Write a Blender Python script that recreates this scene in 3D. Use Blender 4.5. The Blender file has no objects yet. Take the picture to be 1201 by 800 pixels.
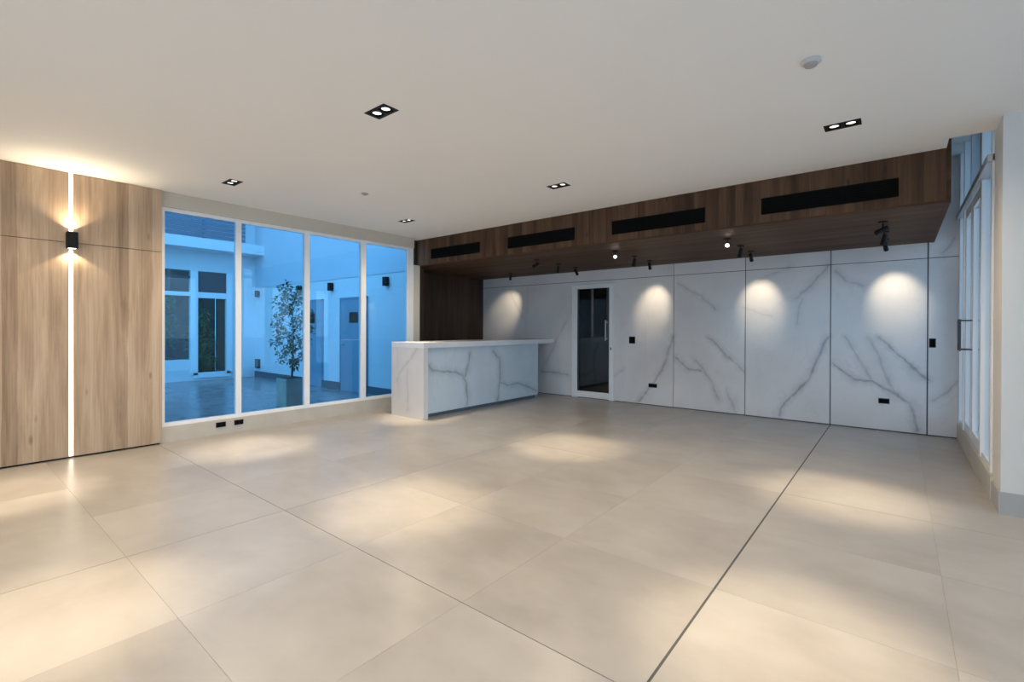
import bpy, bmesh, math, random
from mathutils import Vector, Matrix
random.seed(7)
SC = bpy.context.scene
COL = SC.collection

# ---------------------------------------------------------------- camera
CAM_H = 1.4
F_PX, YAW, PITCH, ROLL = 555.92, 0.6828, -0.0041, 0.0033
f_ = Vector((-math.sin(YAW), math.cos(YAW), 0)); r_ = Vector((math.cos(YAW), math.sin(YAW), 0)); u_ = Vector((0, 0, 1))
f2 = f_*math.cos(PITCH)+u_*math.sin(PITCH); u2 = u_*math.cos(PITCH)-f_*math.sin(PITCH)
r3 = r_*math.cos(ROLL)+u2*math.sin(ROLL); u3 = u2*math.cos(ROLL)-r_*math.sin(ROLL)
cd = bpy.data.cameras.new('camera'); cam = bpy.data.objects.new('camera', cd); COL.objects.link(cam)
M = Matrix((r3, u3, -f2)).transposed().to_4x4(); M.translation = (0, 0, CAM_H); cam.matrix_world = M
cd.sensor_width = 36; cd.sensor_fit = 'HORIZONTAL'; cd.lens = F_PX/1201*36
cd.shift_x = -0.55/1201; cd.shift_y = -13.06/1201; cd.clip_start = 0.02; cd.clip_end = 400
SC.camera = cam

# ---------------------------------------------------------------- exposure, sky, light levels
SC.view_settings.view_transform = 'Standard'; SC.view_settings.look = 'None'
SC.view_settings.exposure = 0.76; SC.view_settings.gamma = 1.0; SC.view_settings.use_curve_mapping = False
SKY = 1.8
W_DOWN = 114.0      # each lens of a twin downlight
W_FILL = 37.0      # wide fill lamp added at each downlight for ambient light
W_TRACK = 19.0
W_SCONCE = 3.6
WARM = (1.0, 0.82, 0.57)
w = bpy.data.worlds.new('dusk_sky'); SC.world = w; w.use_nodes = True
nt = w.node_tree; nt.nodes.clear()
tc = nt.nodes.new('ShaderNodeTexCoord'); sx = nt.nodes.new('ShaderNodeSeparateXYZ'); mr = nt.nodes.new('ShaderNodeMapRange')
mr.inputs[1].default_value = -0.1; mr.inputs[2].default_value = 1.0
rp = nt.nodes.new('ShaderNodeValToRGB'); bg = nt.nodes.new('ShaderNodeBackground'); wo = nt.nodes.new('ShaderNodeOutputWorld')
rp.color_ramp.elements[0].color = (0.60, 0.80, 1.0, 1); rp.color_ramp.elements[1].color = (0.36, 0.63, 1.0, 1)
nt.links.new(tc.outputs['Generated'], sx.inputs[0]); nt.links.new(sx.outputs[2], mr.inputs[0]); nt.links.new(mr.outputs[0], rp.inputs[0])
nt.links.new(rp.outputs[0], bg.inputs[0]); nt.links.new(bg.outputs[0], wo.inputs[0]); bg.inputs[1].default_value = SKY

# ---------------------------------------------------------------- node helpers
class NB:
    def __init__(s, name):
        s.m = bpy.data.materials.new(name); s.m.use_nodes = True; s.t = s.m.node_tree; s.t.nodes.clear()
        s.out = s.t.nodes.new('ShaderNodeOutputMaterial')
    def n(s, typ, **kw):
        x = s.t.nodes.new(typ)
        for k, v in kw.items(): setattr(x, k, v)
        return x
    def l(s, a, b): s.t.links.new(a, b)
    def put(s, sock, v):
        if isinstance(v, bpy.types.NodeSocket): s.l(v, sock)
        else: sock.default_value = v
    def math(s, op, a, b=0.0, c=0.0, clamp=False):
        x = s.n('ShaderNodeMath', operation=op, use_clamp=clamp)
        s.put(x.inputs[0], a); s.put(x.inputs[1], b); s.put(x.inputs[2], c); return x.outputs[0]
    def noise(s, vec, scale, detail=4, rough=0.55, dist=0.0):
        x = s.n('ShaderNodeTexNoise'); s.put(x.inputs['Vector'], vec)
        x.inputs['Scale'].default_value = scale; x.inputs['Detail'].default_value = detail
        x.inputs['Roughness'].default_value = rough; x.inputs['Distortion'].default_value = dist
        return x.outputs['Fac'], x.outputs['Color']
    def mapping(s, vec, scale=(1, 1, 1), rot=(0, 0, 0), loc=(0, 0, 0)):
        x = s.n('ShaderNodeMapping'); s.put(x.inputs['Vector'], vec)
        x.inputs['Scale'].default_value = scale; x.inputs['Rotation'].default_value = rot; s.put(x.inputs['Location'], loc)
        return x.outputs[0]
    def pos(s): return s.n('ShaderNodeNewGeometry').outputs['Position']
    def ramp(s, fac, stops):
        x = s.n('ShaderNodeValToRGB'); s.put(x.inputs[0], fac); e = x.color_ramp.elements
        while len(e) < len(stops): e.new(0.5)
        for i, (p, c) in enumerate(stops):
            e[i].position = p; e[i].color = (*c, 1) if len(c) == 3 else c
        return x.outputs[0]
    def mrange(s, v, a, b, c=0.0, d=1.0, smooth=False):
        x = s.n('ShaderNodeMapRange'); s.put(x.inputs[0], v)
        if smooth: x.interpolation_type = 'SMOOTHSTEP'
        for i, q in zip((1, 2, 3, 4), (a, b, c, d)): s.put(x.inputs[i], q)
        return x.outputs[0]
    def mix(s, fac, a, b, mode='MIX'):
        x = s.n('ShaderNodeMix', data_type='RGBA', blend_type=mode)
        s.put(x.inputs[0], fac)
        s.put(x.inputs[6], (*a, 1) if isinstance(a, tuple) else a); s.put(x.inputs[7], (*b, 1) if isinstance(b, tuple) else b)
        return x.outputs[2]
    def bsdf(s, col, rough=0.5, metal=0.0, spec=0.5, bump=None, bstr=0.2, bdist=0.01):
        b = s.n('ShaderNodeBsdfPrincipled')
        s.put(b.inputs['Base Color'], (*col, 1) if isinstance(col, tuple) else col)
        s.put(b.inputs['Roughness'], rough); b.inputs['Metallic'].default_value = metal
        b.inputs['Specular IOR Level'].default_value = spec
        if bump is not None:
            q = s.n('ShaderNodeBump'); q.inputs['Strength'].default_value = bstr; q.inputs['Distance'].default_value = bdist
            s.l(bump, q.inputs['Height']); s.l(q.outputs[0], b.inputs['Normal'])
        s.l(b.outputs[0], s.out.inputs[0]); return b

def paint(name, col, rough=0.6, var=0.04, scale=3.0, spec=0.3, bump=0.03):
    s = NB(name); p = s.pos(); a, _ = s.noise(p, scale, 5); b, _ = s.noise(p, 140, 2)
    c = s.mix(s.mrange(a, 0.3, 0.7), tuple(x*(1-var) for x in col), tuple(min(1, x*(1+var)) for x in col))
    s.bsdf(c, rough, 0, spec, b, bump, 0.002); return s.m
def metal(name, col, rough=0.4, met=0.0, spec=0.5):
    s = NB(name); a, _ = s.noise(s.pos(), 60, 3)
    s.bsdf(tuple(col), s.mrange(a, 0.2, 0.8, rough*0.85, rough*1.15), met, spec); return s.m
def emitter(name, col, strength):
    s = NB(name); e = s.n('ShaderNodeEmission'); a, _ = s.noise(s.pos(), 30, 1)
    s.put(e.inputs[0], (*col, 1)); s.put(e.inputs[1], s.mrange(a, 0, 1, strength*0.95, strength*1.05)); s.l(e.outputs[0], s.out.inputs[0]); return s.m
def glass(name, tint, rough=0.0, ior=1.45, refl=1.0):
    s = NB(name); t = s.n('ShaderNodeBsdfTransparent'); t.inputs[0].default_value = (*tint, 1)
    g = s.n('ShaderNodeBsdfGlossy'); g.inputs['Roughness'].default_value = rough; g.inputs[0].default_value = (1, 1, 1, 1)
    fr = s.n('ShaderNodeFresnel'); fr.inputs[0].default_value = ior
    mx = s.n('ShaderNodeMixShader'); s.l(s.math('MULTIPLY', fr.outputs[0], refl), mx.inputs[0])
    s.l(t.outputs[0], mx.inputs[1]); s.l(g.outputs[0], mx.inputs[2]); s.l(mx.outputs[0], s.out.inputs[0]); return s.m

def wood(name, dark, mid, light, across, along, rough=0.45, plank=0.16, spec=0.35):
    """across / along: axis index of the board width and of the grain."""
    s = NB(name); p = s.pos()
    sc = [9.0, 9.0, 9.0]; sc[along] = 0.75
    pm = s.mapping(p, tuple(sc))
    n1, nc = s.noise(pm, 1.0, 6, 0.6, 0.6)
    sc2 = [70.0]*3; sc2[along] = 1.8
    n2, _ = s.noise(s.mapping(p, tuple(sc2)), 1.0, 4, 0.6)
    sp = s.n('ShaderNodeSeparateXYZ'); s.l(p, sp.inputs[0])
    wob = s.math('MULTIPLY', s.math('SUBTRACT', n1, 0.5), 0.05)
    pl = s.math('FLOOR', s.math('DIVIDE', s.math('ADD', sp.outputs[across], wob), plank))
    wn = s.n('ShaderNodeTexWhiteNoise', noise_dimensions='1D'); s.l(pl, wn.inputs['W'])
    v = s.math('ADD', s.math('MULTIPLY', n1, 0.62), s.math('MULTIPLY', n2, 0.28))
    v = s.math('ADD', v, s.math('MULTIPLY', s.math('SUBTRACT', wn.outputs[0], 0.5), 0.20))
    c = s.ramp(v, [(0.25, dark), (0.46, mid), (0.66, light)])
    # a few knots
    sc3 = [5.0]*3; sc3[along] = 1.6
    vo = s.n('ShaderNodeTexVoronoi'); s.put(vo.inputs['Vector'], s.mapping(p, tuple(sc3))); vo.inputs['Scale'].default_value = 0.9
    k = s.mrange(vo.outputs['Distance'], 0.03, 0.10, 0.55, 0.0, True)
    c = s.mix(k, c, tuple(x*0.55 for x in dark))
    s.bsdf(c, s.mrange(n2, 0.2, 0.8, rough*0.9, rough*1.15), 0, spec, n2, 0.08, 0.002); return s.m

# one reusable node group: a soft stone vein along a segment
def vein_group():
    g = bpy.data.node_groups.new('vein_segment', 'ShaderNodeTree')
    for nme, ty in (('P', 'NodeSocketVector'), ('A', 'NodeSocketVector'), ('B', 'NodeSocketVector'), ('Width', 'NodeSocketFloat'), ('Strength', 'NodeSocketFloat'), ('Prev', 'NodeSocketFloat')):
        g.interface.new_socket(nme, in_out='INPUT', socket_type=ty)
    g.interface.new_socket('Mask', in_out='OUTPUT', socket_type='NodeSocketFloat')
    N, L = g.nodes.new, g.links.new
    i = N('NodeGroupInput'); o = N('NodeGroupOutput')
    def vm(op, a, b=None):
        x = N('ShaderNodeVectorMath'); x.operation = op; L(a, x.inputs[0])
        if b is not None: L(b, x.inputs[1])
        return x
    def mm(op, a, b):
        x = N('ShaderNodeMath'); x.operation = op
        for q, v in ((0, a), (1, b)):
            if isinstance(v, (int, float)): x.inputs[q].default_value = v
            else: L(v, x.inputs[q])
        return x
    ba = vm('SUBTRACT', i.outputs['B'], i.outputs['A']).outputs[0]; pa = vm('SUBTRACT', i.outputs['P'], i.outputs['A']).outputs[0]
    d1 = vm('DOT_PRODUCT', pa, ba).outputs['Value']; d2 = vm('DOT_PRODUCT', ba, ba).outputs['Value']
    t = mm('DIVIDE', d1, d2); t.use_clamp = True
    sc = N('ShaderNodeVectorMath'); sc.operation = 'SCALE'; L(ba, sc.inputs[0]); L(t.outputs[0], sc.inputs['Scale'])
    d = vm('LENGTH', vm('SUBTRACT', pa, sc.outputs[0]).outputs[0]).outputs['Value']
    def sm(wid, amt):
        x = N('ShaderNodeMapRange'); x.interpolation_type = 'SMOOTHSTEP'; L(d, x.inputs[0]); L(wid, x.inputs[2])
        x.inputs[3].default_value = amt; x.inputs[4].default_value = 0.0; return x.outputs[0]
    core = sm(i.outputs['Width'], 0.6); halo = sm(mm('MULTIPLY', i.outputs['Width'], 4.0).outputs[0], 0.4)
    r = mm('MULTIPLY', mm('ADD', core, halo).outputs[0], i.outputs['Strength'])
    L(mm('MAXIMUM', r.outputs[0], i.outputs['Prev']).outputs[0], o.inputs[0]); return g
VG = vein_group()

def marble(name, veins, plane, base=(0.83, 0.82, 0.83), vein=(0.33, 0.33, 0.37), rough=0.16, width=0.023, warm=0.0):
    s = NB(name); p = s.pos()
    sp = s.n('ShaderNodeSeparateXYZ'); s.l(p, sp.inputs[0]); cb = s.n('ShaderNodeCombineXYZ')
    s.l(sp.outputs[plane[0]], cb.inputs[0]); s.l(sp.outputs[plane[1]], cb.inputs[1]); q = cb.outputs[0]
    def wob(sc, amt, src):
        _, c = s.noise(p, sc, 3, 0.6)
        a = s.n('ShaderNodeVectorMath', operation='SUBTRACT'); s.l(c, a.inputs[0]); a.inputs[1].default_value = (.5, .5, .5)
        b = s.n('ShaderNodeVectorMath', operation='MULTIPLY'); s.l(a.outputs[0], b.inputs[0]); b.inputs[1].default_value = (amt, amt, 0)
        e = s.n('ShaderNodeVectorMath', operation='ADD'); s.l(src, e.inputs[0]); s.l(b.outputs[0], e.inputs[1]); return e.outputs[0]
    q = wob(11, 0.025, wob(2.6, 0.12, q))
    wn, _ = s.noise(p, 5.0, 3); wd = s.mrange(wn, 0.3, 0.7, width*0.5, width*1.7)
    m = None
    for st, pts in veins:
        for a, b in zip(pts, pts[1:]):
            g = s.n('ShaderNodeGroup'); g.node_tree = VG
            s.l(q, g.inputs['P']); g.inputs['A'].default_value = (*a, 0); g.inputs['B'].default_value = (*b, 0)
            s.l(wd, g.inputs['Width']); g.inputs['Strength'].default_value = st
            if m is not None: s.l(m, g.inputs['Prev'])
            m = g.outputs[0]
    # faint secondary veining and clouds
    n3, _ = s.noise(s.mapping(p, (1.0, 1.0, 0.55), (0.5, 0.7, 0.3)), 1.5, 5, 0.55, 1.2)
    fine = s.mrange(s.math('ABSOLUTE', s.math('SUBTRACT', n3, 0.5)), 0.0, 0.028, 0.42, 0.0, True)
    br, _ = s.noise(p, 2.3, 2); fine = s.math('MULTIPLY', fine, s.mrange(br, 0.40, 0.62))
    brk, _ = s.noise(p, 7.0, 3)
    mm = s.math('MULTIPLY', m, s.mrange(brk, 0.25, 0.6, 0.45, 1.0)) if m is not None else 0.0
    cl, _ = s.noise(p, 1.1, 4)
    c = s.mix(s.mrange(cl, 0.35, 0.7), base, tuple(x*0.88 for x in base))
    c = s.mix(fine, c, tuple(x*0.75+y*0.25 for x, y in zip(base, vein)))
    c = s.mix(s.math('MULTIPLY', mm, 0.9, clamp=True), c, vein)
    s.bsdf(c, rough, 0, 0.5); return s.m

WALL_VEINS = [
 (1, [(-0.77, 1.27), (-0.92, 0.94), (-1.04, 0.64), (-1.36, 0.24), (-1.44, 0.05)]),
 (1, [(-0.74, 0.91), (-0.48, 0.68), (-0.28, 0.67), (-0.04, 0.54), (0.12, 0.39), (0.22, 0.05)]),
 (1, [(-0.21, 1.28), (0.04, 1.02), (0.3, 0.74)]),
 (0.6, [(-0.56, 1.28), (-0.45, 0.96), (-0.28, 0.7)]),
 (0.6, [(-0.31, 1.28), (-0.12, 0.77), (-0.02, 0.54)]),
 (0.7, [(-0.79, 2.35), (-0.98, 2.07), (-1.21, 1.86)]),
 (0.5, [(-1.14, 1.86), (-1.18, 1.49)]),
 (0.6, [(-0.72, 2.27), (-0.6, 2.09), (-0.4, 2.0)]),
 (0.6, [(-2.22, 0.96), (-1.92, 0.7)]),
 (0.9, [(-3.08, 1.28), (-3.28, 0.65), (-3.73, 0.05)]),
 (0.9, [(-3.04, 0.89), (-2.84, 0.71), (-2.62, 0.68)]),
 (0.8, [(-2.5, 1.27), (-2.26, 1.04), (-2.09, 0.86)]),
 (0.6, [(-3.01, 2.21), (-2.62, 1.96), (-2.37, 1.74)]),
 (0.7, [(-2.69, 0.87), (-2.48, 0.58), (-2.3, 0.23)]),
 (0.8, [(-5.94, 0.49), (-5.28, 0.43)]),
 (0.5, [(-5.83, 0.65), (-5.55, 1.16), (-5.33, 1.52)]),
 (0.5, [(-4.23, 0.47), (-4.04, 0.6)]),
 (0.6, [(0.34, 0.45), (0.48, 0.59), (0.6, 0.73)]),
 (0.6, [(0.44, 2.4), (0.5, 2.49), (0.56, 2.57)]),
 (0.5, [(-2.18, 0.39), (-2.05, 0.02)]),
 (0.4, [(-1.72, 2.15), (-1.3, 2.36)]),
 (0.4, [(-6.78, 2.16), (-6.48, 1.64)]),
 (0.3, [(-1.96, 1.75), (-1.53, 1.58)]),
]
FRONT_VEINS = [
 (1, [(4.84, 0.84), (4.97, 0.73), (5.22, 0.68), (5.47, 0.68), (5.63, 0.6), (5.73, 0.47), (5.75, 0.1)]),
 (1, [(5.81, 0.97), (5.73, 0.71), (5.69, 0.58)]),
 (1, [(6.39, 1.0), (6.57, 0.85), (6.59, 0.66), (6.57, 0.39), (6.52, 0.06)]),
 (1, [(6.59, 0.39), (6.8, 0.33), (7.12, 0.34), (7.48, 0.22), (7.76, 0.12)]),
 (1, [(4.65, 0.75), (4.8, 0.69)]),
]
END_VEINS = [(0.6, [(-5.64, 1.15), (-5.76, 1.02), (-6.08, 0.72), (-6.2, 0.55)]), (0.5, [(-5.95, 0.75), (-5.93, 0.1)]), (0.3, [(-6.2, 1.1), (-6.15, 0.3)])]

# ---------------------------------------------------------------- materials
MAT = {}
MAT['ceiling'] = paint('ceiling_paint', (0.92, 0.90, 0.87), 0.75, 0.008, 0.6, 0.2, 0.02)
MAT['white_wall'] = paint('white_wall_paint', (0.74, 0.72, 0.69), 0.6, 0.02, 1.2)
MAT['cream_wall'] = paint('cream_wall_paint', (0.62, 0.57, 0.48), 0.6, 0.03, 1.5)
MAT['facade_upper'] = paint('facade_render_upper', (0.62, 0.67, 0.73), 0.8, 0.03, 0.8)
MAT['kerb'] = paint('kerb_stone', (0.58, 0.53, 0.46), 0.45, 0.06, 4.0)
MAT['facade'] = paint('facade_render', (0.78, 0.80, 0.82), 0.8, 0.03, 0.8)
MAT['frame'] = metal('white_frame_metal', (0.90, 0.91, 0.92), 0.3)
MAT['frame_grey'] = metal('grey_frame_metal', (0.55, 0.57, 0.60), 0.35)
MAT['black'] = metal('black_metal', (0.008, 0.0075, 0.0075), 0.55, 0, 0.25)
MAT['grille'] = metal('grille_black', (0.005, 0.005, 0.005), 0.85, 0, 0.1)
MAT['steel'] = metal('brushed_steel', (0.35, 0.35, 0.36), 0.3, 1.0)
MAT['dark_steel'] = metal('dark_steel', (0.10, 0.10, 0.11), 0.35, 0.8)
MAT['plastic'] = metal('white_plastic', (0.62, 0.60, 0.58), 0.5)
MAT['grey_plastic'] = metal('grey_plastic', (0.40, 0.39, 0.38), 0.5)
MAT['oak'] = wood('light_oak', (0.26, 0.17, 0.105), (0.46, 0.33, 0.22), (0.62, 0.475, 0.34), 1, 2, 0.42, 0.11)
MAT['walnut'] = wood('dark_walnut_upright', (0.042, 0.021, 0.011), (0.095, 0.051, 0.028), (0.155, 0.088, 0.050), 0, 2, 0.5, 0.09, 0.2)
MAT['walnut_flat'] = wood('dark_walnut_flat', (0.036, 0.017, 0.009), (0.085, 0.044, 0.024), (0.140, 0.078, 0.044), 1, 0, 0.60, 0.14, 0.18)
MAT['walnut_shaded'] = wood('shaded_walnut_side', (0.030, 0.014, 0.008), (0.062, 0.030, 0.018), (0.10, 0.050, 0.030), 1, 2, 0.5, 0.3)  # walnut again, with the darkness of the unlit recess put into its colour
MAT['marble'] = marble('wall_marble', WALL_VEINS, (0, 2))
MAT['marble_bluelit'] = marble('counter_marble_bluelit', FRONT_VEINS, (1, 2), (0.62, 0.70, 0.76), (0.27, 0.32, 0.36), width=0.028)  # counter marble with the bluish light on its front put into the base
MAT['marble_top_lit'] = marble('counter_marble_top_lit', [], (1, 2), (0.82, 0.82, 0.84))  # lighter copy of the counter marble; the brighter lit edges are in the colour
MAT['marble_end'] = marble('counter_marble_end', END_VEINS, (0, 2), (0.74, 0.71, 0.70), (0.42, 0.38, 0.37), width=0.022)
MAT['pane'] = glass('tinted_pane', (0.50, 0.765, 0.905))
MAT['pane_right'] = glass('clear_pane', (0.86, 0.94, 0.98))
MAT['facade_glass'] = glass('facade_pane', (0.62, 0.86, 0.86), 0.0, 1.5, 0.35)
MAT['door_glass'] = glass('smoked_door_pane', (0.22, 0.24, 0.25), 0.01, 1.7)
MAT['lens'] = emitter('lamp_lens', (1.0, 0.92, 0.80), 2.2)
MAT['led'] = emitter('led_diffuser', (1.0, 0.88, 0.72), 3.0)
MAT['track_lens'] = emitter('track_lens', (1.0, 0.92, 0.80), 6.0)
MAT['track_glow'] = emitter('track_lens_lit', (1.0, 0.9, 0.76), 14.0)
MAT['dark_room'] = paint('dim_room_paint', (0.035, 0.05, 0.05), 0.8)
MAT['planter'] = paint('planter_glaze', (0.24, 0.33, 0.29), 0.4, 0.15, 6.0)
MAT['soil'] = paint('soil', (0.05, 0.035, 0.025), 0.95, 0.3, 30)
MAT['bark'] = paint('bark', (0.10, 0.075, 0.05), 0.9, 0.3, 25)
MAT['blue_door'] = paint('slate_blue_door_paint', (0.20, 0.33, 0.42), 0.5, 0.05, 2.0)
MAT['dark_skirt'] = paint('dark_skirting', (0.10, 0.13, 0.16), 0.5, 0.1, 4)
MAT['louvre'] = paint('louvre_paint', (0.14, 0.19, 0.25), 0.5, 0.06, 3)
MAT['tile_grey'] = paint('skirting_tile', (0.45, 0.44, 0.43), 0.35, 0.06, 5)
MAT['ground'] = paint('garden_paving', (0.60, 0.60, 0.58), 0.8, 0.06, 2)  # outdoor ground made pale to bounce skylight up onto the ceiling
s = NB('leaf_green'); a_, _ = s.noise(s.pos(), 9, 3)
s.bsdf(s.ramp(a_, [(0.3, (0.03, 0.07, 0.035)), (0.7, (0.09, 0.19, 0.08))]), 0.5); MAT['leaf'] = s.m
s = NB('reflected_leaf_green'); a_, _ = s.noise(s.pos(), 5, 3)
s.bsdf(s.ramp(a_, [(0.3, (0.05, 0.13, 0.05)), (0.7, (0.20, 0.40, 0.14))]), 0.5); MAT['leaf_bright'] = s.m

s = NB('floor_stone'); p = s.pos(); oi = s.n('ShaderNodeObjectInfo')
off = s.n('ShaderNodeCombineXYZ'); s.l(s.math('MULTIPLY', oi.outputs['Random'], 37.0), off.inputs[0]); s.l(s.math('MULTIPLY', oi.outputs['Random'], 11.0), off.inputs[1])
ad = s.n('ShaderNodeVectorMath', operation='ADD'); s.l(s.mapping(p, loc=(0.13, 0.29, 0.37)), ad.inputs[0]); s.l(off.outputs[0], ad.inputs[1]); pv = ad.outputs[0]
a, _ = s.noise(pv, 1.5, 5, 0.5, 0.2); b, _ = s.noise(pv, 9.0, 3, 0.5); c, _ = s.noise(s.mapping(pv, (1, 2.0, 1), (0, 0, 0.6)), 2.6, 4, 0.5, 0.3)
v = s.math('ADD', s.math('MULTIPLY', a, 0.60), s.math('ADD', s.math('MULTIPLY', b, 0.10), s.math('MULTIPLY', c, 0.30)))
v = s.math('ADD', v, s.math('MULTIPLY', s.math('SUBTRACT', oi.outputs['Random'], 0.5), 0.05))
fc = s.ramp(v, [(0.30, (0.335, 0.302, 0.272)), (0.5, (0.415, 0.378, 0.343)), (0.70, (0.475, 0.442, 0.405))])
s.bsdf(fc, 0.30, 0, 0.45); MAT['stone'] = s.m
MAT['grout'] = paint('tile_grout', (0.26, 0.235, 0.205), 0.9)
MAT['seal'] = paint('joint_sealant', (0.09, 0.088, 0.085), 0.7)
s = NB('courtyard_stone'); p = s.pos(); a, _ = s.noise(p, 2.2, 5)
s.bsdf(s.ramp(a, [(0.3, (0.13, 0.15, 0.16)), (0.7, (0.22, 0.25, 0.26))]), 0.25, 0, 0.5); MAT['court_tile'] = s.m

# ---------------------------------------------------------------- mesh helpers
class MB:
    def __init__(s): s.b = bmesh.new()
    def box(s, x0, x1, y0, y1, z0, z1):
        P = [(x, y, z) for x in sorted((x0, x1)) for y in sorted((y0, y1)) for z in sorted((z0, z1))]
        v = [s.b.verts.new(q) for q in P]
        for f in ((0, 1, 3, 2), (4, 6, 7, 5), (0, 4, 5, 1), (2, 3, 7, 6), (0, 2, 6, 4), (1, 5, 7, 3)): s.b.faces.new([v[k] for k in f])
        return s
    def ring(s, prof, a, b, seg=20):
        """a lathe from a to b: prof = [(t along a-b in metres, radius)]"""
        a = Vector(a); d = (Vector(b)-a).normalized(); q = d.to_track_quat('Z', 'Y').to_matrix()
        rows = []
        for t, r in prof:
            rows.append([s.b.verts.new(a+d*t+q @ Vector((math.cos(2*math.pi*k/seg)*r, math.sin(2*math.pi*k/seg)*r, 0))) for k in range(seg)])
        for u, v in zip(rows, rows[1:]):
            for k in range(seg): s.b.faces.new((u[k], u[(k+1) % seg], v[(k+1) % seg], v[k]))
        s.b.faces.new(rows[0][::-1]); s.b.faces.new(rows[-1]); return s
    def cyl(s, a, b, r, seg=16, r2=None):
        h = (Vector(b)-Vector(a)).length; return s.ring([(0, r), (h, r if r2 is None else r2)], a, b, seg)
    def build(s, name, mat, parent=None, bevel=0.0, smooth=False):
        bmesh.ops.recalc_face_normals(s.b, faces=s.b.faces)
        me = bpy.data.meshes.new(name)
        if parent is not None:
            off = Vector(parent['_w']) if '_w' in parent else Vector((0, 0, 0))
            bmesh.ops.translate(s.b, vec=-off, verts=s.b.verts)
        s.b.to_mesh(me); s.b.free(); me.materials.append(mat if not isinstance(mat, str) else MAT[mat])
        o = bpy.data.objects.new(name, me); COL.objects.link(o)
        if parent is not None:
            o.parent = parent; o['_w'] = list(Vector(parent['_w'])) if '_w' in parent else [0, 0, 0]
        if smooth:
            for f in me.polygons: f.use_smooth = True
            me.set_sharp_from_angle(angle=math.radians(35))
        if bevel:
            m = o.modifiers.new('edge', 'BEVEL'); m.width = bevel; m.segments = 2; m.limit_method = 'ANGLE'
        return o
def box(name, mat, parent, *a, bevel=0.0): return MB().box(*a).build(name, mat, parent, bevel)
def thing(name, label, cat, loc, group=None):
    o = bpy.data.objects.new(name, None); COL.objects.link(o); o.location = loc; o['_w'] = list(loc)
    o['label'] = label; o['category'] = cat
    if group: o['group'] = group
    o.empty_display_size = 0.1; return o
def struct(o, label=None):
    o['kind'] = 'structure'
    if label: o['label'] = label
    return o
def empty_struct(name, label=None):
    o = bpy.data.objects.new(name, None); COL.objects.link(o); o['_w'] = [0, 0, 0]; return struct(o, label)
def spot(parent, loc, target, watts, angle, blend, col=WARM, rad=0.03):
    l = bpy.data.lights.new('light_source', 'SPOT'); l.energy = watts; l.spot_size = math.radians(angle); l.spot_blend = blend
    l.color = col; l.shadow_soft_size = rad
    o = bpy.data.objects.new('light_source', l); COL.objects.link(o)
    o.parent = parent; o.location = Vector(loc)-Vector(parent['_w'])
    o.rotation_euler = (Vector(target)-Vector(loc)).to_track_quat('-Z', 'Y').to_euler(); return o

# ---------------------------------------------------------------- key dimensions
XW, XG, YB, YS, H, ZS = -6.798, -6.86, 8.30, 5.756, 3.028, 2.543
XR, XE, YP, YF = 0.61, 2.6, 5.13, -4.0       # glazed right side, far right side, pillar front, side behind the camera
TILE, AX0, BY0 = 0.957, 0.197, 0.752

# ---------------------------------------------------------------- floor of stone tiles
floor = MB().box(-7.9, XE+0.2, YF-0.2, YB+0.3, -0.16, -0.0025).build('floor', 'grout'); struct(floor, 'beige stone tile floor')
def cuts(lo, hi, o):
    k = math.floor((lo-o)/TILE); out = []
    while o+k*TILE < hi: out.append(o+k*TILE); k += 1
    return out
xs = cuts(-7.75, XE, AX0); ys = cuts(YF, YB, BY0)
XL, YL = -7.65, YF
for x in xs:
    for y in ys:
        x0, x1, y0, y1 = max(x, XL), min(x+TILE, XE), max(y, YL), min(y+TILE, YB-0.005)
        if x1-x0 < 0.02 or y1-y0 < 0.02: continue
        def gap(v, o, wide):
            k = round((v-o)/TILE)
            return wide.get(k, 0.0006)
        gx = {-1: 0.006, -4: 0.0024}; gy = {1: 0.0030, 4: 0.0018}
        box('tile', 'stone', floor, x0+gap(x, AX0, gx), x1-gap(x+TILE, AX0, gx), y0+gap(y, BY0, gy), y1-gap(y+TILE, BY0, gy), -0.0025, 0.0)
box('expansion_joint', 'seal', floor, AX0-TILE-0.006, AX0-TILE+0.006, YF, YB, -0.0025, -0.001)

# ---------------------------------------------------------------- ceiling
ceil = MB().box(-7.04, XE+0.2, YF-0.2, 5.49, H, H+0.14).box(-7.04, 0.33, 5.49, YB+0.3, H, H+0.14).box(-7.8, -7.04, 5.852, YB+0.3, H, H+0.14).build('ceiling', 'ceiling'); struct(ceil, 'smooth off-white painted ceiling')
box('pocket_lid', 'white_wall', ceil, 0.33, 1.3, 5.44, YB+0.3, 3.62, 3.72)
box('pocket_side', 'white_wall', ceil, 0.33, 1.3, 5.44, 5.49, H+0.14, 3.62)
box('pocket_cheek', 'white_wall', ceil, 0.30, 0.33, 5.49, YB+0.3, H+0.14, 3.62)

# ---------------------------------------------------------------- left wall: oak panels with a lit slot
wl = MB().box(-7.05, -6.835, YF-0.2, 1.73, -0.006, H).build('wall_left', 'black'); struct(wl, 'light oak clad wall on the left')
SL0, SL1, ZJ = 0.9285, 0.9645, 2.288
edges = [(YF, -2.6), (-2.6, -1.218), (-1.182, -0.1), (-0.1, SL0)]
for a, b in edges:
    e = 0.0 if b == SL0 else 0.0015
    box('wood_panel', 'oak', wl, -6.835, XW, a+0.0015, b-e, 0.02, ZJ-0.003, bevel=0.001)
    box('wood_panel', 'oak', wl, -6.835, XW, a+0.0015, b-e, ZJ+0.003, H-0.004, bevel=0.001)
box('wood_panel', 'oak', wl, -6.835, XW, SL1, 1.746, 0.02, ZJ-0.003, bevel=0.001)
box('wood_panel', 'oak', wl, -6.835, XW, SL1, 1.746, ZJ+0.003, H-0.004, bevel=0.001)

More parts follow.
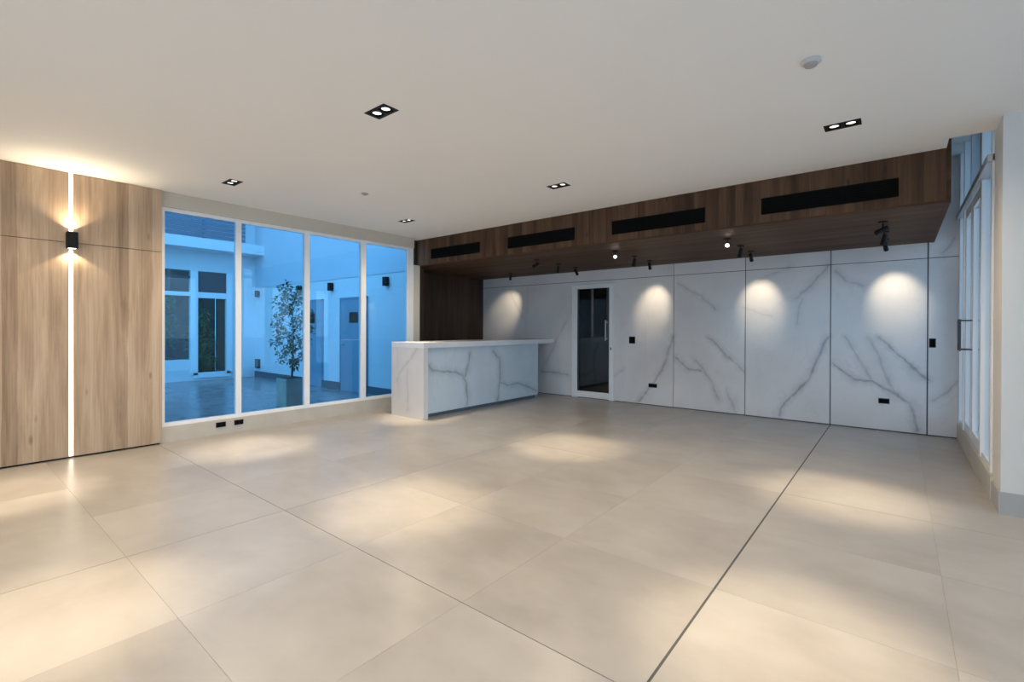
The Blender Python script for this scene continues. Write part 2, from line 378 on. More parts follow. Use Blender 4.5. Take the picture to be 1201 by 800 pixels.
def oak_light(y, lab_strip, lab_box):
    y0, y1 = y-0.018, y+0.018
    strip = thing('light_strip', lab_strip, 'light', (-6.82, y, 0.02))
    box('profile', 'frame', strip, -6.833, -6.826, y0+0.001, y1-0.001, 0.022, H-0.005)
    box('diffuser', 'led', strip, -6.826, XW-0.006, y0+0.004, y1-0.004, 0.024, 2.20)
    box('diffuser', 'led', strip, -6.826, XW-0.006, y0+0.004, y1-0.004, 2.40, H-0.006)
    sc_ = thing('wall_sconce', lab_box, 'lamp', (XW, y, 2.22))
    MB().box(XW, XW+0.10, y-0.043, y+0.043, 2.222, 2.392).build('body', 'black', sc_, 0.003)
    box('lens', 'lens', sc_, XW+0.02, XW+0.08, y-0.03, y+0.03, 2.392, 2.394)
    box('lens', 'lens', sc_, XW+0.02, XW+0.08, y-0.03, y+0.03, 2.220, 2.222)
    spot(sc_, (XW+0.055, y, 2.405), (XW+0.04, y, 3.0), W_SCONCE, 120, 0.35, rad=0.02)
    spot(sc_, (XW+0.055, y, 2.405), (XW+0.35, y, 3.0), W_SCONCE*4.0, 130, 1.0, rad=0.02)
    spot(sc_, (XW+0.055, y, 2.208), (XW+0.045, y, 1.0), W_SCONCE, 120, 0.35, rad=0.02)
oak_light(0.9465, 'tall glowing white light strip set upright into the oak wall', 'black box wall light shining up and down on the oak wall')
oak_light(-1.2, 'unseen light strip added in the oak wall for more warm light', 'unseen wall light added on the oak wall to brighten the ceiling')  # out-of-view strip and sconce added to brighten the ceiling

# ---------------------------------------------------------------- left glazing on a kerb
kerb = MB().box(-7.02, XG+0.02, 1.73, 5.70, -0.006, 0.19).build('trim_1', 'kerb'); struct(kerb, 'beige kerb under the left glazing')
head = MB().box(-7.02, XG+0.02, 1.73, 5.567, 2.845, H).build('trim_2', 'cream_wall'); struct(head, 'cream beam above the left glazing')
colm = MB().box(-7.04, XG+0.02, 5.566, 5.70, 0.19, 2.54).build('trim_3', 'cream_wall'); struct(colm, 'narrow cream post at the end of the left glazing')
win = empty_struct('window_1', 'left glazing of four tall panes in white frames')
FX0, FX1 = -6.93, XG
for a, b in ((1.735, 1.79), (2.583, 2.651), (3.528, 3.608), (4.485, 4.578), (5.436, 5.566)):
    box('mullion', 'frame', win, FX0, FX1, a, b, 0.19, 2.845, bevel=0.003)
box('top_rail', 'frame', win, FX0, FX1-0.002, 1.735, 5.566, 2.80, 2.845, bevel=0.003)
box('bottom_rail', 'frame', win, FX0, FX1-0.002, 1.735, 5.566, 0.19, 0.235, bevel=0.003)
for a, b in ((1.79, 2.583), (2.651, 3.528), (3.608, 4.485), (4.578, 5.436)):
    box('pane', 'pane', win, -6.902, -6.894, a, b, 0.235, 2.80)

# ---------------------------------------------------------------- dark recess beyond the glazing
rec = MB().box(-7.75, -7.65, 5.97, YB+0.2, -0.006, H).box(-7.10, -7.0, 5.70, 5.85, 0.0, H).box(-7.75, -7.05, 5.852, 5.97, 0.0, H).build('wall_recess', 'walnut_shaded'); struct(rec, 'timber wall beside the counter, colour darkened for the unlit recess')

# ---------------------------------------------------------------- back wall: marble slabs
ZR = 2.337
wb = MB().box(-7.75, -5.175, YB+0.03, YB+0.25, -0.006, 3.7).box(-4.235, 0.75, YB+0.03, YB+0.25, -0.006, 3.7).box(-5.175, -4.235, YB+0.03, YB+0.25, 2.275, 3.7).build('wall_back', 'dark_steel'); struct(wb, 'white grey-veined marble wall at the back')
J = [-7.65, -6.317, -5.17, -4.24, -3.60, -3.077, -1.911, -0.764, 0.304, 0.62]
GW = {-6.317: .002, -5.17: .001, -4.24: .001, -3.60: .0008, -3.077: .005, -1.911: .006, -0.764: .007, 0.304: .008}
for a, b in zip(J, J[1:]):
    g0, g1 = GW.get(a, 0.0), GW.get(b, 0.0)
    if (a, b) != (-5.17, -4.24):
        box('marble_panel', 'marble', wb, a+g0, b-g1, YB, YB+0.03, 0.012, ZR-0.005)
    else:
        box('marble_panel', 'marble', wb, a+g0, b-g1, YB, YB+0.03, 2.275, ZR-0.005)
    if b <= 0.305: box('marble_panel', 'marble', wb, a+g0, b-g1, YB, YB+0.03, ZR+0.005, 2.60)
    else: box('marble_panel', 'marble', wb, a+g0, b, YB, YB+0.03, ZR+0.005, 3.62)

# back door
d1 = empty_struct('door_1', 'white framed door with dark glass in the marble wall')
box('jamb', 'frame', d1, -5.17, -5.05, YB-0.02, YB+0.08, 0.0, 2.27, bevel=0.004)
box('jamb', 'frame', d1, -4.33, -4.242, YB-0.02, YB+0.08, 0.0, 2.27, bevel=0.004)
box('head', 'frame', d1, -5.05, -4.33, YB-0.02, YB+0.08, 2.19, 2.27, bevel=0.004)
box('bottom_rail', 'frame', d1, -5.05, -4.33, YB+0.0, YB+0.06, 0.012, 0.135, bevel=0.004)
box('stile', 'dark_steel', d1, -5.05, -5.02, YB+0.0, YB+0.06, 0.135, 2.19)
box('stile', 'dark_steel', d1, -4.355, -4.33, YB+0.0, YB+0.06, 0.135, 2.19)
box('pane', 'door_glass', d1, -5.02, -4.355, YB+0.02, YB+0.032, 0.135, 2.19)
hd = MB().cyl((-4.385, YB-0.06, 1.16), (-4.385, YB-0.06, 1.56), 0.013).cyl((-4.385, YB-0.06, 1.20), (-4.385, YB+0.02, 1.20), 0.009).cyl((-4.385, YB-0.06, 1.52), (-4.385, YB+0.02, 1.52), 0.009).build('handle', 'steel', d1, smooth=True)
box('lock', 'dark_steel', d1, -4.30, -4.28, YB-0.03, YB-0.02, 0.98, 1.03)
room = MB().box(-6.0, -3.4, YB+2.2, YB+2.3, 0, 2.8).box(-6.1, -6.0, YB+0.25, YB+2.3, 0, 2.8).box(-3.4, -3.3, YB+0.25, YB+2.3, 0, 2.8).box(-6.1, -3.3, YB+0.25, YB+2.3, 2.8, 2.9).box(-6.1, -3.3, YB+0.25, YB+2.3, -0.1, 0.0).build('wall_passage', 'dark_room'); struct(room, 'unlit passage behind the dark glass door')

# ---------------------------------------------------------------- walnut bulkhead under the ceiling
bulk = MB().box(-7.09, 0.33, YS, YS+0.03, ZS+0.02, H).build('trim_4', 'walnut'); struct(bulk, 'dark walnut bulkhead box over the marble wall')
yy = YS
for k in range(9):
    n = YS+(YB-YS)*(k+1)/9
    box('soffit_board', 'walnut_flat', bulk, -7.65 if k else -7.05, 0.33, yy+(0.001 if k else 0), n-0.001, ZS, ZS+0.02); yy = n
box('end_board', 'walnut_flat', bulk, 0.33, 0.362, YS-0.005, YB, ZS-0.004, 3.62)

GR = [(-6.586, -5.38, 'black slot air grille at the far left end of the walnut bulkhead', ),
      (-4.775, -3.554, 'black slot air grille second from the left on the walnut bulkhead'),
      (-2.97, -1.767, 'black slot air grille third from the left on the walnut bulkhead'),
      (-1.169, -0.001, 'longest-looking black slot air grille at the right end of the walnut bulkhead')]
for x0, x1, lab in GR:
    g = thing('air_grille', lab, 'air vent', (x0, YS, 2.645), 'slot air grilles along the bulkhead')
    z0, z1 = 2.648, 2.825
    MB().box(x0, x1, YS-0.010, YS, z0, z0+0.012).box(x0, x1, YS-0.010, YS, z1-0.012, z1).box(x0, x0+0.012, YS-0.010, YS, z0+0.012, z1-0.012).box(x1-0.012, x1, YS-0.010, YS, z0+0.012, z1-0.012).build('frame', 'grille', g)
    box('backing', 'grille', g, x0+0.012, x1-0.012, YS-0.003, YS, z0+0.012, z1-0.012)
    for k in range(6):
        zc = z0+0.030+k*0.0235
        box('blade', 'grille', g, x0+0.012, x1-0.012, YS-0.009, YS-0.003, zc-0.004, zc+0.004)

# spotlights under the bulkhead
ST = [(-0.13, 'right end'), (-1.69, 'second from the right'), (-3.25, 'third from the right, by the door'), (-4.69, 'fourth from the right, above the door'), (-6.28, 'far left')]
def track_spot(x, y, aim, label, lit, watts=0.0, glow='track_lens'):
    t = thing('spotlight', label, 'lamp', (x, y, ZS), 'small black spotlights under the bulkhead')
    MB().ring([(0, 0.045), (0.012, 0.045), (0.016, 0.040)], (x, y, ZS), (x, y, ZS-0.1), 20).build('ceiling_plate', 'black', t, smooth=True)
    hz = ZS-0.085
    MB().cyl((x, y, ZS-0.014), (x, y, hz), 0.008, 10).build('stem', 'black', t, smooth=True)
    d = Vector(aim).normalized(); c = Vector((x, y, hz))
    a = c-d*0.05; L = 0.125
    MB().ring([(0, 0.018), (0.004, 0.024), (L-0.002, 0.026), (L, 0.023), (L-0.012, 0.020)], a, a+d, 20).build('lamp_head', 'black', t, smooth=True)
    t_h = [c_ for c_ in t.children if c_.name.startswith('lamp_head')][0]
    MB().ring([(L-0.013, 0.0195), (L-0.008, 0.0195)], a, a+d, 20).build('lens', glow if lit else 'black', t_h)
    if watts: 
        p = a+d*(L+0.004); spot(t, p, p+d, watts, 52, 0.9, rad=0.012)
for i, (x, where) in enumerate(ST):
    if i < 4:
        lit = i in (1, 2)
        cam_d = Vector((0, 0, CAM_H))-Vector((x, 6.4, ZS-0.1))
        aim = cam_d.normalized() if lit else Vector((-0.75, -0.35, -0.45))
        track_spot(x, 6.40, aim, 'black spotlight nearest the bulkhead front, '+where if not lit else 'black front spotlight, glowing lens to the room, '+where, lit, 0, 'track_glow')
        track_spot(x, 7.05, Vector((-0.25, 0.1, -1)), 'black spotlight in the middle row under the bulkhead, '+where, False)
    on = i != 3
    track_spot(x, 7.65, Vector((-0.02+(0.12 if i == 0 else (-0.15 if i == 2 else (-0.55 if i == 4 else 0.02))), 0.62, -0.60)), 'black spotlight nearest the marble wall, '+where, on, W_TRACK if on else 0)

# ---------------------------------------------------------------- right side: pocket glazing, doors, pillar
sill = MB().box(0.59, 0.80, 5.48, YB+0.03, -0.006, 0.205).build('trim_5', 'kerb'); struct(sill, 'stone sill under the right glazed doors')
pil = MB().box(XR, 1.30, YP, 5.52, -0.006, H).box(XR+0.02, 1.30, 5.52, 5.56, -0.006, 3.62).build('wall_pillar', 'white_wall'); struct(pil, 'pale pillar at the right edge')
sk = MB().box(XR-0.012, 1.30, YP-0.012, 5.50, 0.0, 0.17).build('baseboard_right', 'tile_grey'); struct(sk, 'grey tile skirting around the pillar')
d2 = empty_struct('door_2', 'white glazed double door on the right side')
RX0, RX1 = 0.60, 0.67
for a, b in ((7.72, 7.78), (8.20, 8.29), (6.22, 6.31), (5.56, 5.62)):
    box('jamb', 'frame', d2, RX0, RX1, a, b, 0.205, 3.62, bevel=0.004)
for a, b in ((7.78, 8.20), (5.62, 6.22)):
    box('side_pane', 'pane_right', d2, 0.632, 0.640, a, b, 0.26, 3.62)
    box('side_rail', 'frame', d2, RX0+0.01, RX1, a, b, 0.205, 0.26)
box('transom_rail', 'frame_grey', d2, RX0-0.03, RX1, 5.56, 8.29, 2.80, 2.86, bevel=0.004)
for y0, y1, yh in ((7.06, 7.70, 7.14), (6.33, 7.03, 6.94)):
    leaf = box('leaf_stile', 'frame', d2, RX0+0.01, RX1-0.01, y0, y0+0.09, 0.215, 2.78, bevel=0.004)
    box('leaf_stile', 'frame', d2, RX0+0.01, RX1-0.01, y1-0.09, y1, 0.215, 2.78, bevel=0.004)
    box('leaf_rail', 'frame', d2, RX0+0.01, RX1-0.01, y0+0.09, y1-0.09, 2.68, 2.78)
    box('leaf_rail', 'frame', d2, RX0+0.01, RX1-0.01, y0+0.09, y1-0.09, 0.215, 0.33)
    box('pane', 'pane_right', d2, 0.632, 0.640, y0+0.09, y1-0.09, 0.33, 2.68)
    xh = RX0-0.085
    MB().cyl((xh, yh, 1.17), (xh, yh, 1.51), 0.008).cyl((xh, yh, 1.185), (RX0+0.01, yh, 1.185), 0.007).cyl((xh, yh, 1.495), (RX0+0.01, yh, 1.495), 0.007).build('handle', 'dark_steel', leaf, smooth=True)
box('mullion', 'frame_grey', d2, RX0, RX1, 7.02, 7.08, 2.87, 3.62)
for a, b in ((6.30, 7.02), (7.08, 7.72)): box('transom_pane', 'pane_right', d2, 0.632, 0.640, a, b, 2.87, 3.62)

# sides of the room outside the frame: unseen windows added on the right and behind for daylight
wf = MB().box(1.30, XE+0.2, YP+0.02, YP+0.25, -0.006, H).build('wall_front', 'white_wall'); struct(wf)
w2 = empty_struct('window_2', 'long unseen window wall on the right, added for the bluish daylight')
MB().box(XE, XE+0.1, YF, YP+0.02, 0.0, 0.12).build('bottom_rail', 'frame', w2); MB().box(XE, XE+0.1, YF, YP+0.02, 2.85, H).build('top_rail', 'frame', w2)
for k in range(8):
    y = YF+k*(YP-YF-0.06)/7
    box('mullion', 'frame', w2, XE, XE+0.1, y, y+0.07, 0.12, 2.85)
for k in range(7):
    y = YF+k*(YP-YF-0.06)/7
    box('pane', 'pane_right', w2, XE+0.045, XE+0.053, y+0.07, y+(YP-YF-0.06)/7, 0.12, 2.85)
wr = MB().box(-7.05, XE+0.2, YF-0.2, YF, -0.006, 0.3).box(-7.05, XE+0.2, YF-0.2, YF, 2.8, H).box(-7.05, -5.6, YF-0.2, YF, 0.3, 2.8).build('wall_rear', 'white_wall'); struct(wr)
w3 = empty_struct('window_3', 'unseen window band behind the camera, added for the bluish daylight')
for k in range(7): box('mullion', 'frame', w3, -5.6+k*1.2, -5.6+k*1.2+0.08, YF-0.12, YF-0.02, 0.3, 2.8)
for k in range(7): box('pane', 'pane_right', w3, -5.6+k*1.2+0.08, (-5.6+(k+1)*1.2) if k < 6 else XE, YF-0.08, YF-0.07, 0.3, 2.8)

# ---------------------------------------------------------------- marble counter
ct = thing('service_counter', 'long white marble counter with waterfall end and overhanging top', 'counter', (-5.94, 6.2, 0.0))
CX0, CX1, CY0, CY1, CH = -6.335, -5.55, 4.70, 8.20, 1.172
box('end_panel', 'marble_end', ct, CX0, CX1, CY0, CY0+0.092, 0.0, CH-0.085, bevel=0.002)
top = box('countertop', 'marble_end', ct, CX0, CX1, CY0, CY1, CH-0.085, CH, bevel=0.003)
top.data.materials[0] = MAT['marble_top_lit']
box('front_panel', 'marble_bluelit', ct, CX1-0.13, CX1-0.10, CY0+0.092, 7.77, 0.06, CH-0.085)
box('plinth', 'dark_skirt', ct, CX1-0.15, CX1-0.13, CY0+0.092, 7.72, 0.0, 0.08)
box('far_end_panel', 'marble_bluelit', ct, CX0+0.06, CX1-0.13, 7.73, 7.77, 0.0, CH-0.085)
box('back_panel', 'marble_bluelit', ct, CX0+0.04, CX0+0.06, CY0+0.092, 7.77, 0.0, CH-0.085)

po = thing('floor_post', 'short dark metal post with a floor flange behind the counter corner', 'post', (-6.44, 4.80, 0.0))
MB().cyl((-6.42, 4.80, 0.0), (-6.42, 4.80, 0.26), 0.012).build('stem', 'dark_steel', po, smooth=True)
MB().ring([(0, 0.04), (0.012, 0.038), (0.016, 0.02)], (-6.42, 4.80, 0), (-6.42, 4.80, 1)).build('flange', 'black', po, smooth=True)

# ---------------------------------------------------------------- downlights
HOLES = []
def downlight(x, y, label):
    t = thing('downlight', label, 'ceiling light', (x, y, H), 'twin recessed downlights')
    hx, hy = 0.122, 0.068; HOLES.append((x, y))
    fr = MB().box(x-hx, x+hx, y-hy, y-hy+0.022, H-0.004, H+0.002).box(x-hx, x+hx, y+hy-0.022, y+hy, H-0.004, H+0.002)
    for u, v in ((-hx, -0.098), (-0.012, 0.012), (0.098, hx)): fr.box(x+u, x+v, y-hy+0.022, y+hy-0.022, H-0.004, H+0.002)
    fr.build('frame', 'black', t)
    for sgn in (-1, 1):
        bf = MB(); c = x+sgn*0.055; vi, vo_, vu = [], [], []
        for k in range(24):
            ca, sa = math.cos(2*math.pi*k/24), math.sin(2*math.pi*k/24); q = 0.0455/max(abs(ca), abs(sa))
            vi.append(bf.b.verts.new((c+ca*0.034, y+sa*0.034, H-0.001))); vo_.append(bf.b.verts.new((c+ca*q, y+sa*q, H-0.001))); vu.append(bf.b.verts.new((c+ca*0.036, y+sa*0.036, H+0.009)))
        for k in range(24):
            m_ = (k+1) % 24
            bf.b.faces.new((vi[k], vo_[k], vo_[m_], vi[m_])); bf.b.faces.new((vi[k], vi[m_], vu[m_], vu[k]))
        bf.build('baffle', 'grille', t)
    box('housing', 'black', t, x-0.11, x+0.11, y-0.058, y+0.058, H+0.022, H+0.03)
    for sgn in (-1, 1):
        c = x+sgn*0.055
        MB().cyl((c, y, H+0.008), (c, y, H+0.020), 0.0365, 24).build('lens', 'lens', t)
        spot(t, (c, y, H-0.012), (c, y+0.22, 0), W_DOWN, 31, 0.95)
        if W_FILL and sgn > 0: spot(t, (x, y, H-0.012), (x, y, 0), W_FILL*2, 150, 1.0)  # extra wide lamp that lifts the room's ambient light
DL = [(-3.03, 2.15, 'black twin downlight in the middle of the ceiling, nearest in view'), (-5.82, 2.15, 'black twin downlight in the ceiling nearest the oak wall'),
      (-3.02, 4.54, 'black twin downlight in front of the middle of the walnut bulkhead'), (-0.352, 4.60, 'black twin downlight in the ceiling nearest the right pillar'),
      (-5.82, 4.59, 'black twin downlight in the ceiling above the counter front')]
for a in DL: downlight(*a)
for x, y, lab in ((-0.36, 2.15, 'twin downlight overhead to the right, outside the frame'), (-3.1, 0.1, 'twin downlight overhead to the left, outside the frame'),
                  (-5.7, 0.1, 'twin downlight by the oak wall, outside the frame'), (-0.36, -0.3, 'unseen twin downlight added behind the camera on the right'),
                  (-3.03, -2.4, 'unseen twin downlight added behind the camera on the left'), (-5.82, -2.4, 'unseen twin downlight added behind the camera by the oak wall')): downlight(x, y, lab)  # those behind the camera are added to raise the light level

# cut the openings for the lamps into the ceiling slab
cm = MB()
for x, y in HOLES: cm.box(x-0.114, x+0.114, y-0.062, y+0.062, H-0.05, H+0.05)
cut = cm.build('opening', 'black'); bm_ = ceil.modifiers.new('openings', 'BOOLEAN'); bm_.object = cut; bm_.operation = 'DIFFERENCE'; bm_.solver = 'EXACT'
bpy.context.view_layer.update(); dg = bpy.context.evaluated_depsgraph_get()
nm = bpy.data.meshes.new_from_object(ceil.evaluated_get(dg)); ceil.modifiers.clear(); ceil.data = nm
if len(nm.materials) == 0: nm.materials.append(MAT['ceiling'])
for f in nm.polygons: f.material_index = 0
bpy.data.objects.remove(cut)

sd = thing('smoke_detector', 'round pale smoke detector on the ceiling at the right', 'detector', (-0.418, 3.374, H))
MB().ring([(0, 0.055), (0.015, 0.055), (0.022, 0.046)], (-0.418, 3.374, H), (-0.418, 3.374, 0), 28).build('base', 'plastic', sd, smooth=True)
MB().ring([(0.022, 0.036), (0.036, 0.032), (0.040, 0.020)], (-0.418, 3.374, H), (-0.418, 3.374, 0), 28).build('sensor_cap', 'grey_plastic', sd, smooth=True)
sp_ = thing('sprinkler', 'small grey sprinkler cap on the ceiling left of centre', 'sprinkler', (-5.035, 3.34, H))
MB().ring([(0, 0.042), (0.008, 0.042), (0.012, 0.036)], (-5.035, 3.34, H), (-5.035, 3.34, 0), 24).build('cap', 'grey_plastic', sp_, smooth=True)
MB().ring([(0.012, 0.018), (0.022, 0.014)], (-5.035, 3.34, H), (-5.035, 3.34, 0), 16).build('nozzle', 'steel', sp_, smooth=True)

# ---------------------------------------------------------------- switches and sockets
def plate_y(name, x0, x1, z0, z1, label, cat, n):
    t = thing(name, label, cat, ((x0+x1)/2, YB, z0), 'black plates on the marble wall')
    pl = box('plate', 'black', t, x0, x1, YB-0.010, YB, z0, z1, bevel=0.002)
    wd = (x1-x0-0.02)/n
    for k in range(n): box('rocker' if cat == 'switch' else 'socket_face', 'grille', pl, x0+0.010+k*wd+0.003, x0+0.010+(k+1)*wd-0.003, YB-0.013, YB-0.010, z0+0.015, z1-0.015, bevel=0.001)
plate_y('light_switch', -3.92, -3.80, 1.115, 1.245, 'square black switch right of the dark glass door', 'switch', 2)
plate_y('wall_socket', -3.535, -3.375, 0.325, 0.395, 'black socket low on the marble wall near the door', 'socket', 2)
plate_y('wall_socket', -0.205, -0.085, 0.375, 0.445, 'black socket low on the marble wall near its right end', 'socket', 2)
plate_y('light_switch', 0.318, 0.385, 1.16, 1.28, 'black switch on the last marble slab by the right doors', 'switch', 1)
for a, b, lab in ((2.335, 2.45, 'black socket on the kerb, left of the pair'), (2.553, 2.665, 'black socket on the kerb, right of the pair')):
    t = thing('wall_socket', lab, 'socket', (XG+0.02, (a+b)/2, 0.09), 'sockets on the window kerb')
    pl = box('plate', 'black', t, XG+0.02, XG+0.030, a, b, 0.095, 0.160, bevel=0.002)
    for k in range(2):
        y0 = a+0.008+k*(b-a-0.016)/2
        box('socket_face', 'grille', pl, XG+0.030, XG+0.033, y0+0.003, y0+(b-a-0.016)/2-0.003, 0.105, 0.150)

# ---------------------------------------------------------------- courtyard outside the left glazing
XF, YC = -14.2, 5.85
gf = MB().box(-15, -7.02, -6, YC+0.05, -0.16, -0.006).build('floor_courtyard', 'grout'); struct(gf, 'dark grey courtyard paving')
TX, TY = 1.2, 0.6
for i in range(6):
    for j in range(16):
        x0, y1 = -7.03-(i+1)*TX, YC-j*TY
        if y1-TY < -3.5: continue
        box('tile', 'court_tile', gf, x0+0.003, x0+TX-0.003, y1-TY+0.003, y1-0.003, -0.006, 0.0)
wc = MB().box(-15, -7.75, YC, YC+0.12, -0.006, 5.6).box(-7.75, -7.05, YC, YC+0.0015, 0.0, H+0.15).box(-7.75, -7.05, YC, YC+0.12, H+0.15, 5.6).build('wall_courtyard', 'facade'); struct(wc, 'pale courtyard wall seen through the left glazing')
box('upper_band', 'facade_upper', wc, XF, -7.06, YC-0.012, YC, 2.50, 5.6)
box('skirting', 'dark_skirt', wc, XF, -7.06, YC-0.015, YC, 0.0, 0.16)
fa = empty_struct('wall_facade', 'pale building front across the courtyard')
LG0, LG1, DG0, DG1 = 1.2, 4.25, 4.42, 5.10
MB().box(XF-0.3, XF, -6, LG0, 0, 6.0).box(XF-0.3, XF, LG0, DG1+0.10, 2.86, 6.0).box(XF-0.3, XF, DG1+0.10, YC, 0, 6.0).box(XF-0.3, XF, LG0, LG1, 0, 0.55).box(XF-0.3, XF, DG0-0.17, DG1+0.10, 0, 0.14).build('front', 'facade', fa)
box('window_post', 'frame', fa, XF-0.1, XF+0.03, LG1, DG0, 0.14, 2.86)
box('window_post', 'dark_steel', fa, XF-0.1, XF+0.01, 3.74, 3.82, 2.28, 2.86); box('window_post', 'dark_steel', fa, XF-0.1, XF+0.01, LG0, 1.3, 0.55, 2.86); box('window_post', 'dark_steel', fa, XF-0.1, XF+0.01, 2.6, 2.7, 0.55, 2.86)
box('window_rail', 'frame', fa, XF-0.1, XF+0.02, LG0, LG1, 2.20, 2.30); box('window_rail', 'dark_steel', fa, XF-0.1, XF+0.015, LG0, LG1, 2.66, 2.71)
box('pane', 'facade_glass', fa, XF-0.06, XF-0.05, LG0, LG1, 0.55, 2.20); box('pane', 'facade_glass', fa, XF-0.06, XF-0.05, LG0, LG1, 2.30, 2.86)
box('door_frame', 'frame', fa, XF-0.1, XF+0.03, DG1, DG1+0.14, 0.14, 2.86); box('door_head', 'frame', fa, XF-0.1, XF+0.02, DG0, DG1, 2.16, 2.31)
box('dark_transom', 'dark_steel', fa, XF-0.06, XF-0.02, DG0, DG1+0.02, 2.31, 2.84)
box('door_pane', 'facade_glass', fa, XF-0.06, XF-0.05, DG0, DG1, 0.20, 2.16); box('door_sill', 'frame', fa, XF-0.1, XF+0.03, DG0-0.1, DG1+0.10, 0.06, 0.20)
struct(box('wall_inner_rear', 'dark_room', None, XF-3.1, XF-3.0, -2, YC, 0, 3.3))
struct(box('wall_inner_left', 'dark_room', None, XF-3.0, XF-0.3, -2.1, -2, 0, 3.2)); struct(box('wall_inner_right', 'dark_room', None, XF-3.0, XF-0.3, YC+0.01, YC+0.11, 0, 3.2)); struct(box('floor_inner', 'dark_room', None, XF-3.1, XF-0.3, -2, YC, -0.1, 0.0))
bs = box('balcony_slab', 'facade', fa, XF, -13.6, -6, YC, 3.38, 3.64)
box('balcony_post', 'louvre', fa, -13.66, -13.62, 4.35, 4.40, 3.64, 4.95); box('balcony_post', 'louvre', fa, -13.66, -13.62, 1.9, 1.95, 3.64, 4.95)
for k in range(12): box('slat', 'louvre', fa, -13.62, -13.60, -5.9, 5.35, 3.66+k*0.108, 3.66+k*0.108+0.092)

def leafy(parent, name, centres, n, size, rng, mat='leaf'):
    vs, fs = [], []
    for _ in range(n):
        c, r = rng.choice(centres)
        d = Vector((rng.gauss(0, 1), rng.gauss(0, 1), rng.gauss(0, 1))).normalized()*(r*rng.uniform(0.25, 1.0)**0.6)
        p = Vector(c)+d; ax = Vector((rng.uniform(-1, 1), rng.uniform(-1, 1), rng.uniform(-0.8, 0.5))).normalized()
        sd_ = ax.cross(Vector((0, 0, 1))).normalized(); up = sd_.cross(ax); L = size*rng.uniform(0.7, 1.3); wd = L*0.28
        k = len(vs); off = Vector(parent['_w'])
        vs += [tuple(q-off) for q in (p, p+ax*L*0.5+sd_*wd+up*wd*0.4, p+ax*L-up*L*0.12, p+ax*L*0.5-sd_*wd+up*wd*0.4, p+ax*L*0.5)]
        fs += [(k, k+1, k+4), (k+1, k+2, k+4), (k+2, k+3, k+4), (k+3, k, k+4)]
    me = bpy.data.meshes.new(name); me.from_pydata(vs, [], fs); me.materials.append(MAT[mat])
    o = bpy.data.objects.new(name, me); COL.objects.link(o); o.parent = parent; o['kind'] = 'stuff'; return o
rng = random.Random(3)
px, py = -8.35, 4.06
tr = thing('potted_tree', 'slender leafy young tree in a square planter in the courtyard', 'tree', (px, py, 0.0))
MB().box(px-0.19, px+0.19, py-0.19, py+0.19, 0.0, 0.50).build('planter', 'planter', tr, 0.008)
box('soil', 'soil', tr, px-0.165, px+0.165, py-0.165, py+0.165, 0.50, 0.505)
pts = [(px, py, 0.5), (px+0.02, py+0.01, 0.95), (px-0.02, py+0.03, 1.4), (px+0.01, py, 1.95)]
mb = MB()
for k, (a, b) in enumerate(zip(pts, pts[1:])): mb.cyl(a, b, 0.018-0.004*k, 8, 0.014-0.004*k)
mb.build('trunk', 'bark', tr, smooth=True)
cen = []; mb = MB()
for k in range(26):
    h = 0.72+1.35*k/25; an = k*2.4; ln = 0.10+0.16*math.sin(math.pi*min(1, (h-0.55)/1.6))
    a = Vector((px, py, h-0.08)); b = a+Vector((math.cos(an)*ln, math.sin(an)*ln, 0.12)); mb.cyl(a, b, 0.005, 6, 0.002); cen.append((tuple(b), 0.12))
mb.build('branches', 'bark', tr)
leafy(tr, 'foliage', cen, 1250, 0.078, rng)
for i, (yy_, hh, rr, lab) in enumerate(((3.75, 2.2, 0.42, 'leafy stand-in for trees reflected in the far window'), (4.75, 1.7, 0.32, 'leafy stand-in for trees reflected in the far glass door'))):
    b_ = thing('tree_reflection', lab, 'plant', (XF-0.95, yy_, 0.0), 'leafy stand-ins for reflections in the far windows')  # leaves placed behind the glass in place of reflected trees
    MB().cyl((XF-0.95, yy_, 0.0), (XF-0.95, yy_, hh*0.3), 0.02, 8, 0.012).build('stem', 'bark', b_)
    leafy(b_, 'foliage', [((XF-0.95+rng.uniform(-.15, .15), yy_+rng.uniform(-.5, .5)*rr, rng.uniform(0.3, hh)), rr*0.7) for _ in range(22)], 2600, 0.13, rng, 'leaf_bright')

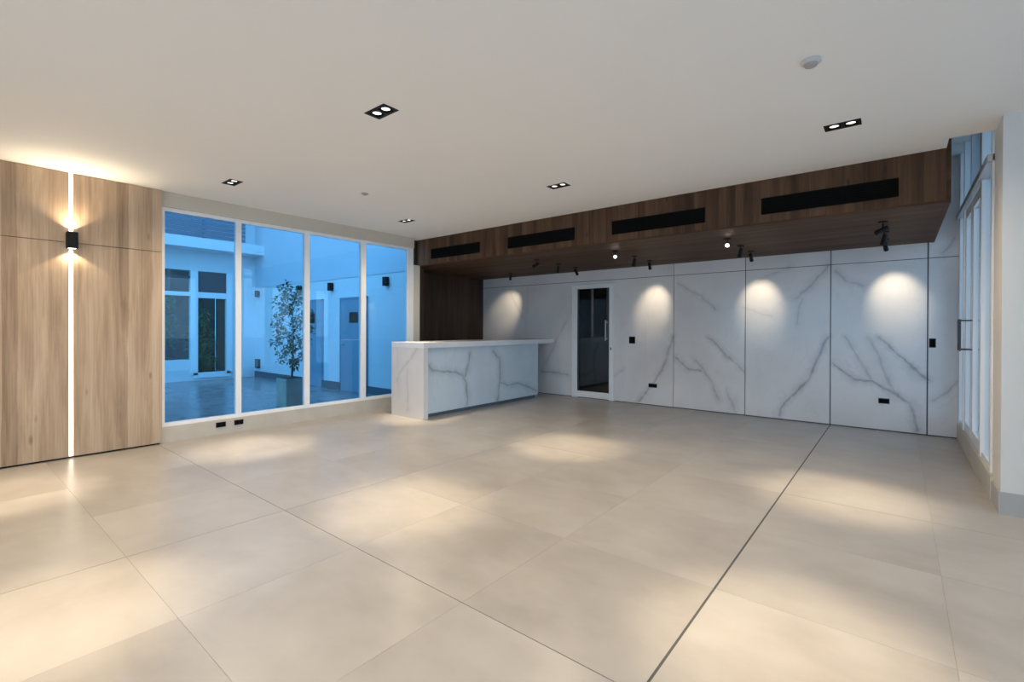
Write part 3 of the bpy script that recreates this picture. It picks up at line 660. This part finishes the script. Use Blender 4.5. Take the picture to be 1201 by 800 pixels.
for x0, x1, lab in ((-11.2, -10.51, 'slate blue courtyard door left of the pair'), (-9.67, -8.72, 'slate blue courtyard door right of the pair')):
    dr = thing('courtyard_door', lab, 'door', ((x0+x1)/2, YC, 0.0), 'blue doors in the courtyard wall')
    box('leaf', 'blue_door', dr, x0, x1, YC-0.05, YC-0.018, 0.0, 2.03, bevel=0.004)
    MB().box(x0-0.03, x0, YC-0.06, YC-0.0, 0.161, 2.06).box(x1, x1+0.03, YC-0.06, YC, 0.161, 2.06).box(x0-0.03, x1+0.03, YC-0.06, YC, 2.03, 2.06).build('frame', 'blue_door', dr)
    box('sign_plate', 'black', dr, (x1-0.62 if x0 < -11 else x1-0.60), (x1-0.62 if x0 < -11 else x1-0.60)+0.33, YC-0.058, YC-0.05, 1.50, 1.73)
    MB().cyl((x0+0.10, YC-0.10, 1.02), (x0+0.22, YC-0.10, 1.02), 0.011).cyl((x0+0.10, YC-0.10, 1.02), (x0+0.10, YC-0.05, 1.02), 0.011).build('handle', 'steel', dr, smooth=True)
for x, lab in ((-13.95, 'small black courtyard wall lamp farthest left, near the building front'), (-11.55, 'small black courtyard wall lamp above the potted tree'), (-10.1, 'small black courtyard wall lamp between the two blue doors'), (-8.01, 'small black courtyard wall lamp nearest the counter')):
    t = thing('courtyard_lamp', lab, 'lamp', (x, YC, 2.2), 'black wall lamps in the courtyard')
    box('body', 'black', t, x-0.055, x+0.055, YC-0.10, YC-0.013, 2.24, 2.42, bevel=0.005); box('mount', 'dark_steel', t, x-0.045, x+0.045, YC-0.013, YC, 2.27, 2.39)
t = thing('outdoor_socket', 'black weatherproof box low on the courtyard wall', 'socket', (-14.0, YC, 0.22))
box('box', 'black', t, -14.08, -13.86, YC-0.06, YC, 0.25, 0.50, bevel=0.006); box('lid', 'dark_steel', t, -14.07, -13.87, YC-0.066, YC-0.06, 0.27, 0.48)

# ground far outside
gr = MB().box(-60, -7.9, -60, 60, -0.4, -0.17).box(XE+0.25, 60, -60, 60, -0.4, -0.17).box(0.85, 60, 5.6, 60, -0.169, -0.165).build('ground', 'ground'); struct(gr, 'paving outside the building')
for o in bpy.data.objects:
    if '_w' in o: del o['_w']
